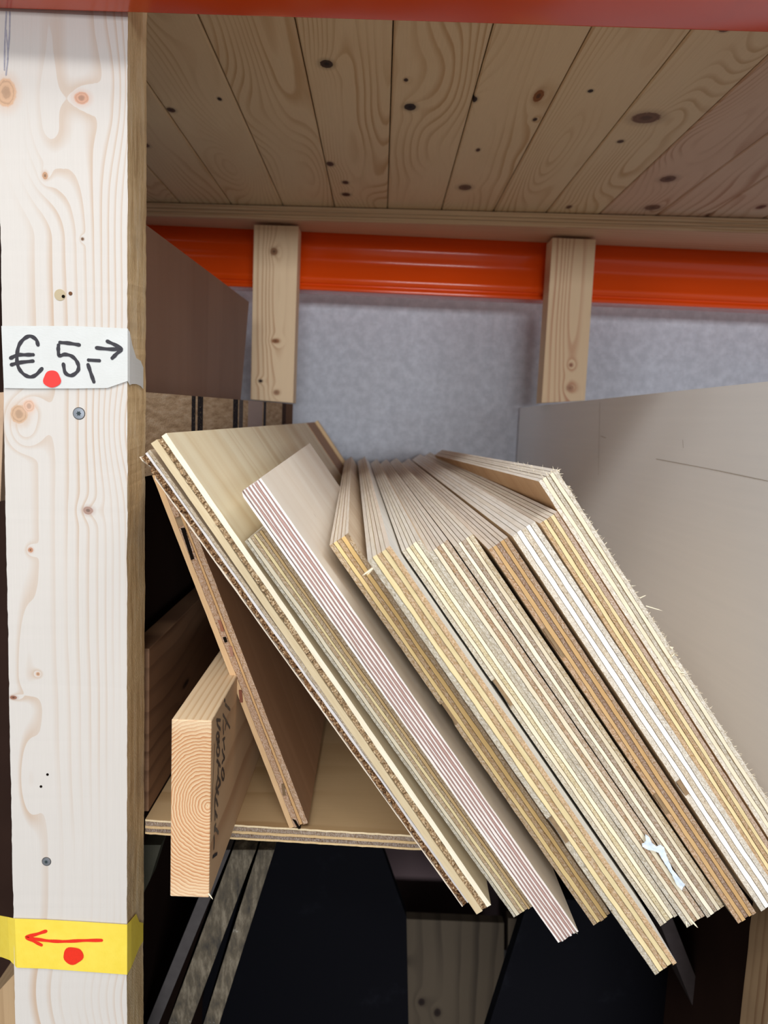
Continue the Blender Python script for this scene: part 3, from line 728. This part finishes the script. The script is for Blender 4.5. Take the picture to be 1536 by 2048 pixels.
def edgep(root, fx, fz, y=0.0):   # point on near end: fraction of thickness, fraction down from top
    for r in REP:
        pass
    T_, W2 = root['tw']; return root.matrix_world @ Vector((T_*fx, y, W2*(1-fz)))
for o, r in zip([q for q in COL.objects if q.type == 'EMPTY' and q.name.split('.')[0] in ('hollow_core_panel', 'ply_offcut', 'birch_plywood', 'plywood_sheet')], REP):
    o['tw'] = (r[1]/1000, r[2]/1000)
rr = random.Random(9); sp = []
T9, W9 = s9['tw']
for k in range(170):
    fz = rr.random()**1.2*.97; a = edgep(s9, 1, fz, rr.uniform(-.0005, .002)); dn = (s9.matrix_world.to_3x3() @ Vector((rr.uniform(.2, 1), rr.uniform(-.6, .2), rr.uniform(-.9, .5)))).normalized()
    sp.append((a, a+dn*rr.uniform(.0008, .0035), rr.uniform(.00010, .00022)))
for k in range(60):
    a = s9.matrix_world @ Vector((rr.uniform(.2, 1)*T9, rr.random()**2*.16, W9-.0003)); dn = (s9.matrix_world.to_3x3() @ Vector((rr.uniform(-.3, 1), rr.uniform(-.5, .5), 1))).normalized()
    sp.append((a, a+dn*rr.uniform(.001, .004), .00012))
local_sliver(s9, 'torn_fibres', sp, kind='stuff')
q = .527
local_sliver(s9, 'splinter', [(atY(1292, 1212, q), atY(1326, 1222, q-.004), .0004)])
local_sliver(s9, 'splinter', [(atY(1280, 1196, q), atY(1293, 1190, q-.002), .0005)])
for k in range(26):
    a = edgep(s9, .9+rr.uniform(-.3, .12), .42+rr.uniform(-.03, .05), -.0008); dn = (s9.matrix_world.to_3x3() @ Vector((rr.uniform(-.3, 1), rr.uniform(-.8, 0), rr.uniform(-1, .4)))).normalized()
    if k % 3 == 0: local_sliver(s9, 'splinter', [(a, a+dn*rr.uniform(.002, .005), .0006)])
s2 = R_('longest'); y2 = edgep(s2, 0, 0).y
local_sliver(s2, 'splinter', [(atY(745, 1137, y2-.001), atY(724, 1152, y2-.006), .0007)])
local_sliver(s2, 'splinter', [(atY(743, 1141, y2-.001), atY(733, 1151, y2-.005), .0004)])
bs = R_('birch'); yb = edgep(bs, .8, .99).y
local_sliver(bs, 'splinter', [(atY(1146, 1862, yb), atY(1156, 1868, yb-.002), .0003)])
s4 = R_('mid pack'); y4 = edgep(s4, .5, 1).y
local_sliver(s4, 'splinter', [(atY(1380, 1838, y4), atY(1396, 1856, y4-.003), .0008)])
local_sliver(s4, 'splinter', [(atY(1372, 1842, y4), atY(1374, 1856, y4-.002), .0006)])

# white paper scrap stuck on the edges
yp = edgep(s4, .5, .8).y-.004
outl = [(1290, 1668), (1297, 1672), (1303, 1684), (1312, 1692), (1320, 1688), (1327, 1694), (1334, 1716), (1344, 1738), (1356, 1752), (1369, 1768), (1362, 1779), (1352, 1768), (1343, 1748), (1329, 1726), (1316, 1704), (1306, 1700), (1296, 1699), (1284, 1692), (1283, 1686), (1291, 1684)]
import mathutils.geometry as mg
V = []; cpx = [(1325, 1712)]
bm = bmesh.new(); pv = [bm.verts.new(atY(a, b, yp)) for a, b in outl]; f = bm.faces.new(pv)
bmesh.ops.triangulate(bm, faces=[f]); bmesh.ops.subdivide_edges(bm, edges=bm.edges[:], cuts=3, use_grid_fill=True)
for v in bm.verts: v.co.y += noise.noise(v.co*260)*.0011-.0005
ogp = atY(1290, 1668, yp)
for v in bm.verts: v.co -= ogp
me = bpy.data.meshes.new('paper_scrap'); bm.to_mesh(me); bm.free()
ps = link('paper_scrap', me, M_paper, None, ogp); md = ps.modifiers.new('thick', 'SOLIDIFY'); md.thickness = .0006
tag(ps, 'crumpled white paper scrap stuck low on the plywood pack', 'paper')

# ---------------------------------------------------------------- steep thin sheet in the gap behind
fs = sheet('plywood_sheet', 'steeply leaning worn brown plywood piece with a black slot, alone in the shadow', (303.7, 950), (345, 934), (579, 1657.5), (745, 838), 1.1,
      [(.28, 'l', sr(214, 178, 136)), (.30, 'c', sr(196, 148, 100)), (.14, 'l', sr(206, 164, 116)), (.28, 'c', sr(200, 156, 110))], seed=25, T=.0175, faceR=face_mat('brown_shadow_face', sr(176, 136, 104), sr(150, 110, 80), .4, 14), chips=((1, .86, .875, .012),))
bpy.context.view_layer.update()
T_, W2 = REP[-1][1]/1000, REP[-1][2]/1000
def inset(root, pts, mat, name):
    inv = root.matrix_world.inverted(); Pn = root.matrix_world.translation; nd_ = root.matrix_world.to_3x3() @ Vector((0, 1, 0)); out = []
    for px, py in pts:
        r = ray(px, py); k = Pn.dot(nd_)/r.dot(nd_); out.append(inv @ (r*k))
    V = [(p.x, -.0012, p.z) for p in out]+[(p.x, .004, p.z) for p in out]; n = len(out)
    Fc = [tuple(range(n)), tuple(range(2*n-1, n-1, -1))]+[((i+1) % n, i, i+n, (i+1) % n+n) for i in range(n)]
    return link(name, mesh(name, V, Fc), mat, root)
inset(fs, [(362, 1056), (370, 1055), (389, 1117), (383, 1120)], M_pit, 'black_slot')
inset(fs, [(585, 1637), (592, 1640), (601, 1656), (597, 1657)], M_pit, 'edge_void')
inset(fs, [(446, 1274), (452, 1273), (455, 1283), (450, 1285)], M_pit, 'edge_void')
for (a, b, c_, d_, col) in ((436, 1240, 449, 1262, sr(150, 96, 72)), (478, 1380, 486, 1404, sr(130, 76, 56)), (563, 1567, 572, 1590, sr(120, 96, 70)), (458, 1292, 468, 1312, sr(160, 116, 96))):
    inset(fs, [(a, b), (a+6, b), (c_, d_), (c_-6, d_)], plain('edge_stain', col, .8), 'stain')

# ---------------------------------------------------------------- thick plank with end grain and handwriting
K0 = atZ(340, 1793, -HS); yk = K0.y
xk0 = K0.x; xk1 = atY(418, 1790, yk).x; zk0 = -HS; zk1 = atY(376, 1440, yk).z
cen = atY(415, 1612, yk)
t = NT('end_grain'); o_, p_ = t.coords(); nz_ = t.noise(o_, 45, 3)
dx = t.sub(p_[0], cen.x-xk0); dz = t.sub(p_[2], cen.z-zk0)
d_ = t.m_('SQRT', t.add(t.mul(dx, dx), t.mul(dz, t.mul(dz, .62)))); f = t.add(t.mul(d_, 470), t.mul(nz_, 3.2))
fr = t.m_('FRACT', f)
c = t.ramp(fr, [(0, sr(234, 206, 170)), (.4, sr(226, 188, 146)), (.8, sr(200, 142, 98)), (.93, sr(190, 128, 84)), (1, sr(234, 206, 170))])
radn = t.noise(t.vec(t.mul(p_[0], 120), 0.0, t.mul(p_[2], 30)), 1, 3)
edge = t.sstep(p_[2], (zk1-zk0)*.90, (zk1-zk0)*1.0); c = t.mix(t.mul(edge, .55), c, sr(244, 220, 184))
edge = t.sstep(p_[2], (zk1-zk0)*.14, 0.0); c = t.mix(t.mul(edge, .4), c, sr(244, 220, 184))
nf = t.noise(o_, 900, 3, .7); c = t.mix(.2, c, t.mix(nf, (.4, .3, .2), (1, 1, 1)), 'MULTIPLY'); t.bump(t.add(nf, fr), .4, .0006); m_end = t.fin(c, .7, .2)
m_kl = wood('plank_top', 0, 1, sr(240, 214, 178), sr(216, 178, 134), N=190, seed=61, warp=.001, fibre=.12, lw=.9)
m_ks = wood('plank_side', 2, 1, sr(206, 172, 136), sr(176, 134, 100), N=26, seed=62, warp=.006, fibre=.1, lw=.8)
kk = hexa('thick_plank', [(xk0, yk, zk0), (xk1, yk, zk0), (xk1, yk, zk1), (xk0, yk, zk1), (xk0, 1.25, zk0), (xk1, 1.25, zk0), (xk1, 1.25, zk1), (xk0, 1.25, zk1)],
          [m_end, m_kl, m_ks], None, .0009, (xk0, yk, zk0), [0, 0, 2, 2, 1, 1])
tag(kk, 'thick wooden plank on edge with growth rings on its end and black handwriting', 'plank')
def onside(px, py): return atX(400+px/5.12, 1400+py/5.12, xk1)
def ell(cx_, cy_, rx, ry, tilt=0): return [(cx_+math.cos(a)*rx+tilt*math.sin(a), cy_+math.sin(a)*ry) for a in [k*math.tau/10 for k in range(11)]]
hand = [[(258, 45), (280, 70), (306, 102)], [(248, 0), (256, 12)],
        [(235, 150), (268, 215), (304, 285)], [(272, 220), (262, 262), (256, 300)], [(236, 215), (236, 280), (240, 345)],
        [(232, 405), (252, 392)], [(240, 400), (243, 450), (250, 505)], [(226, 512), (236, 560), (250, 592), (238, 615), (224, 645)], ell(232, 760, 13, 56, 4),
        [(168, 205), (206, 208)], [(178, 210), (176, 250), (205, 302)], ell(180, 375, 14, 38), ell(184, 425, 10, 26), ell(183, 522, 15, 48),
        [(170, 620), (188, 650), (183, 700), (186, 758)], [(176, 622), (205, 680)], [(178, 780), (206, 850), (195, 870)], [(180, 800), (168, 860), (166, 905)], [(206, 860), (180, 900), (160, 960), (150, 1005)], [(160, 900), (186, 960)],
        [(150, 1000), (165, 1030), (180, 1080)], [(150, 1020), (148, 1100)], [(148, 1130), (160, 1165), (172, 1198)], [(150, 1150), (150, 1225)], [(158, 1275), (146, 1310), (170, 1335), (184, 1362)], [(146, 1310), (146, 1340)],
        [(140, 1395), (142, 1450), (138, 1518)], [(128, 1606), (145, 1590), (170, 1574)]]
V, Fc = strokes_mesh('handwriting', hand, onside, .0026, Vector((1, 0, 0)), .00015)
o = link('handwriting', mesh('handwriting', [v-kk.location for v in V], Fc), M_inkblack, kk)
V, Fc = strokes_mesh('underline', [[(150, 455), (140, 640), (133, 800), (122, 1040), (114, 1240)]], onside, .0012, Vector((1, 0, 0)), .00015)
o = link('underline', mesh('underline', [v-kk.location for v in V], Fc), M_inkblack, kk)
o = local_sliver(kk, 'splinter', [(atY(417, 1786, yk), atY(426, 1799, yk-.002), .0006)]) if False else None
V = []; Fc = []; a = atY(417, 1787, yk); sliver(V, Fc, a-kk.location, atY(426, 1799, yk-.003)-a, .0006); link('splinter', mesh('splinter', V, Fc), M_splinter, kk)

# ---------------------------------------------------------------- tape labels on the post
def tape(name, rows, mat, label, dy=.0004, cat='tape', thick=.00025):
    """strip laid over front then wrapped on the post's side: rows = polyline of (top point, bottom point)"""
    og_ = rows[0][0].copy(); V = []; Fc = []
    n = len(rows); m_ = 6
    for (a, b) in rows:
        for k in range(m_+1): V.append(a.lerp(b, k/m_)-og_)
    for i in range(n-1):
        for k in range(m_):
            q = i*(m_+1)+k; Fc.append((q, q+1, q+m_+2, q+m_+1))
    o = link(name, mesh(name, V, Fc), mat, None, og_); md = o.modifiers.new('thick', 'SOLIDIFY'); md.thickness = thick; md.offset = 1
    return tag(o, label, cat)
t = NT('white_masking_tape'); o_, p_ = t.coords(); n = t.noise(t.vec(t.mul(p_[0], 300), 0.0, t.mul(p_[2], 700)), 1, 3); n2 = t.noise(o_, 60, 3)
c = t.mix(n2, sr(206, 207, 204), sr(216, 218, 217)); t.bump(n, .35, .0003); m_tw = t.fin(c, .55, .3)
t = NT('yellow_masking_tape'); o_, p_ = t.coords(); n = t.noise(t.vec(t.mul(p_[0], 900), t.mul(p_[1], 900), t.mul(p_[2], 400)), 1, 3); n2 = t.noise(o_, 90, 4)
c = t.mix(n2, sr(236, 206, 64), sr(248, 224, 92)); t.bump(n, .35, .0003); m_ty = t.fin(c, .55, .3)
yF = .592-.0011
xs = xr+.0011
def row(px, pt, pb_): return (atY(px, pt, yF), atY(px, pb_, yF))
def srow(px, pt, pb_):
    return (atX(px, pt, xs), atX(px, pb_, xs))
rows = [(atY(3, 652, yF), atY(8, 776, yF)), row(60, 652, 777), row(150, 652, 777), row(215, 655, 776), (Vector((xs-.0006, yF, row(254, 657, 770)[0].z)), Vector((xs-.0006, yF, row(254, 657, 762)[1].z))),
        (atX(259, 664, xs), atX(259, 770, xs)), (atX(264, 690, xs), atX(264, 768, xs)), (atX(272, 716, xs), atX(272, 768, xs)), (atX(281, 722, xs), atX(281, 772, xs)), (atX(286, 735, xs), atX(286, 778, xs))]
wt = tape('price_tape', rows, m_tw, 'white masking tape on the post marked with a black euro 5 price', cat='tape')
def c1(px, py): return atY(px/5.12, 560+py/5.12, yF-.0003)
lines = [[(390, 665), (370, 610), (310, 575), (250, 600), (200, 660), (178, 740), (175, 830), (195, 905), (245, 965), (310, 992), (370, 970), (430, 908)], [(110, 800), (180, 768), (260, 766), (340, 765)], [(118, 868), (200, 846), (338, 830)],
         [(615, 640), (710, 648), (812, 665)], [(600, 668), (598, 720), (610, 775), (665, 762), (735, 780), (785, 830), (806, 890), (790, 940), (730, 978), (670, 950), (650, 862)],
         [(908, 820), (1018, 826)], [(903, 868), (930, 950), (962, 1042)], [(990, 695), (1120, 708), (1235, 708)], [(1100, 628), (1180, 665), (1243, 705), (1195, 755), (1150, 800)]]
V, Fc = strokes_mesh('price_writing', lines, c1, 7.0*.592/F, Vector((0, -1, 0)), .0002)
link('price_writing', mesh('price_writing', [v-wt.location for v in V], Fc), M_inkblack, wt)
def blob(name, cpx, cpy, rx, ry, to3, mat, parent, lift=.0003, seed=0):
    V = [];
    for k in range(28):
        a = k*math.tau/28; q = 1+.05*math.sin(3*a+seed)+.03*math.sin(5*a); V.append(to3(cpx+rx*q*math.cos(a), cpy+ry*q*math.sin(a))+Vector((0, -lift, 0))-parent.location)
    link(name, mesh(name, V, [tuple(range(27, -1, -1))]), mat, parent)
blob('red_dot', 535, 1016, 90, 88, c1, M_dotred, wt, .0005)
rows = [(atY(-60, 1822, .640), atY(-60, 1900, .640)), (atY(-25, 1826, .625), atY(-30, 1908, .625)), (atY(0, 1831, .605), atY(4, 1914, .605)), (atY(16, 1834, .596), atY(20, 1920, .596)), (atY(30, 1837, yF), atY(34, 1935, yF)), (atY(90, 1839, yF), atY(92, 1937, yF)), (atY(160, 1843, yF), atY(160, 1942, yF)),
        (Vector((xs-.0006, yF, atY(254, 1849, yF).z)), Vector((xs-.0006, yF, atY(250, 1949, yF).z))), (atX(262, 1840, xs), atX(262, 1935, xs)), (atX(272, 1828, xs), atX(272, 1910, xs)), (atX(278, 1844, xs), atX(278, 1895, xs)), (atX(286, 1846, xs), atX(286, 1882, xs))]
yt = tape('arrow_tape', rows, m_ty, 'yellow masking tape low on the post with a red left arrow and dot', cat='tape')
def c2(px, py): return atY(px/4.572, 1600+py/4.572, yF-.0003)
V, Fc = strokes_mesh('red_arrow', [[(928, 1282), (760, 1284), (600, 1292), (460, 1288), (340, 1272), (245, 1252)], [(420, 1198), (330, 1228), (242, 1252), (310, 1290), (378, 1325)]], c2, 7.2*.592/F, Vector((0, -1, 0)), .0002)
link('red_arrow', mesh('red_arrow', [v-yt.location for v in V], Fc), M_inkred, yt)
blob('red_dot', 670, 1422, 92, 80, c2, M_inkred, yt, .0004, 2)

# ---------------------------------------------------------------- dark lower bay
def slab(name, label, TL, TR, BL, VP, Z0, L, mats, cat='board', W=None, bev=.0006, bottom=None):
    ed = ray(*VP).normalized(); P = ray(*TL); q = P.dot(ed); Bp = ray(*BL); Bp *= q/Bp.dot(ed); Tp = ray(*TR); Tp *= q/Tp.dot(ed)
    s = Z0/P.y; P, Bp, Tp = P*s, Bp*s, Tp*s; Cp = Bp+(Tp-P)*1.0; e_ = ed*L
    o = hexa(name, [Bp, Cp, Tp, P, Bp+e_, Cp+e_, Tp+e_, P+e_], mats, None, bev, Bp, [0, 1, 1, 1, 0, 0]); return tag(o, label, cat)
VB = (760, 842)
slab('film_faced_board', 'dark board edge nearest the left post under the shelf', (436, 1700), (461, 1700), (264, 2120), VB, .70, .5, [plain('sooty_edge', sr(74, 70, 70), .8, .1, .4, 60), M_black])
slab('film_faced_board', 'weathered grey-brown board edge in the middle of the three under the shelf', (465, 1700), (512, 1700), (309, 2120), VB, .70, .5, [M_dirty, M_black])
slab('film_faced_board', 'rightmost of the three dirty board edges under the shelf, beside the black sheet', (516, 1700), (549, 1700), (384, 2120), VB, .70, .5, [M_dirty, M_black])
e_ = Vector((0, .018, 0))
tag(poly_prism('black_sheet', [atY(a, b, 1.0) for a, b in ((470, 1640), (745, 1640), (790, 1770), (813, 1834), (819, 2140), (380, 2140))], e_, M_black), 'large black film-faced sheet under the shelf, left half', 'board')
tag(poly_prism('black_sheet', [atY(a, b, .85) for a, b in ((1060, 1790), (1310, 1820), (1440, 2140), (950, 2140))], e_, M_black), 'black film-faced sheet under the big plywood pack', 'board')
m_ge = plain('charcoal_edge', sr(74, 66, 66), .8, .1, .35, 60)
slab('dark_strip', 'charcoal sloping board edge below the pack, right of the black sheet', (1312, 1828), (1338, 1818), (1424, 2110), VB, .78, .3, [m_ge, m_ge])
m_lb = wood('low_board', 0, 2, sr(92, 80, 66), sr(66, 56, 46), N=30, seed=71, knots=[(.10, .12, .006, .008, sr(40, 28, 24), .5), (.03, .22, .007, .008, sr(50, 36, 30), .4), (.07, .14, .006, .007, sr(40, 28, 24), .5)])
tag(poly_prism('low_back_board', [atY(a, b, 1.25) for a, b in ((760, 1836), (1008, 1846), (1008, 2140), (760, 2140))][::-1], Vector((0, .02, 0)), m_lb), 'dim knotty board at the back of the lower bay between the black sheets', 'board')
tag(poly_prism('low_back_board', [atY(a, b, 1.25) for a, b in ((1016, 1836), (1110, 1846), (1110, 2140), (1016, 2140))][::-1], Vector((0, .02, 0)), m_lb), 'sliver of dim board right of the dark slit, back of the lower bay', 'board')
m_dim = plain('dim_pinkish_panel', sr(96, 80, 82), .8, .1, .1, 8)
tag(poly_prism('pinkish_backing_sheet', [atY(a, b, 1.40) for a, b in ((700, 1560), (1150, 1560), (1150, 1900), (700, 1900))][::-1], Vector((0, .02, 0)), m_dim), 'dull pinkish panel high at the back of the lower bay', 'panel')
# dark boards added to close the lower bay so it stays dark
tag(box('bay_darkening_board', xj-.05, xj-.026, .66, 1.50, -1.29, -HS-.02, M_dark), 'dark upright board added under the shelf behind the left post to keep the bay dark', 'panel')
tag(box('bay_darkening_board', xR+.02, xR+.04, .66, 1.50, -1.29, -HS-.02, M_dark), 'dark upright board added under the shelf behind the right front post to keep the bay dark', 'panel')
# neighbour bay, left of the post
tag(box('dark_upright_board', -1.0, -.37, .92, .94, -1.0, .30, M_dark), 'dark brown panel in the next bay, seen left of the post', 'panel')
tag(box('gap_shade_sheet', xj-.045, xj-.035, .66, 1.515, -HS+.01, -.052, M_dark), 'dark sheet standing in for the shade in the open gap under the rail', 'panel')  # dark sheet in place of the shade in the open gap below the rail
slab('ply_strip', 'thin leaning plywood edge peeking out left of the post', (-14, 786), (9, 784), (-22, 1005), VB, .70, .2, [plain('ply_strip_edge', sr(196, 166, 140), .7, .2, .2, 60)]*2)
tag(poly_prism('low_plank', [atY(a, b, .66) for a, b in ((-60, 2045), (45, 1930), (45, 2140), (-60, 2140))], Vector((0, .25, 0)), wood('low_plank_wood', 0, 2, sr(190, 160, 124), sr(150, 118, 84), N=60, seed=81)), 'worn plank in the bottom left corner beside the post', 'plank')
tag(poly_prism('thin_panel', [atY(a, b, .72) for a, b in ((270, 1690), (322, 1690), (300, 1760), (270, 1820))], Vector((0, .02, 0)), plain('grey_green', sr(84, 82, 70), .6, .2, .2, 50)), 'greyish scrap panel under the shelf beside the post', 'panel')
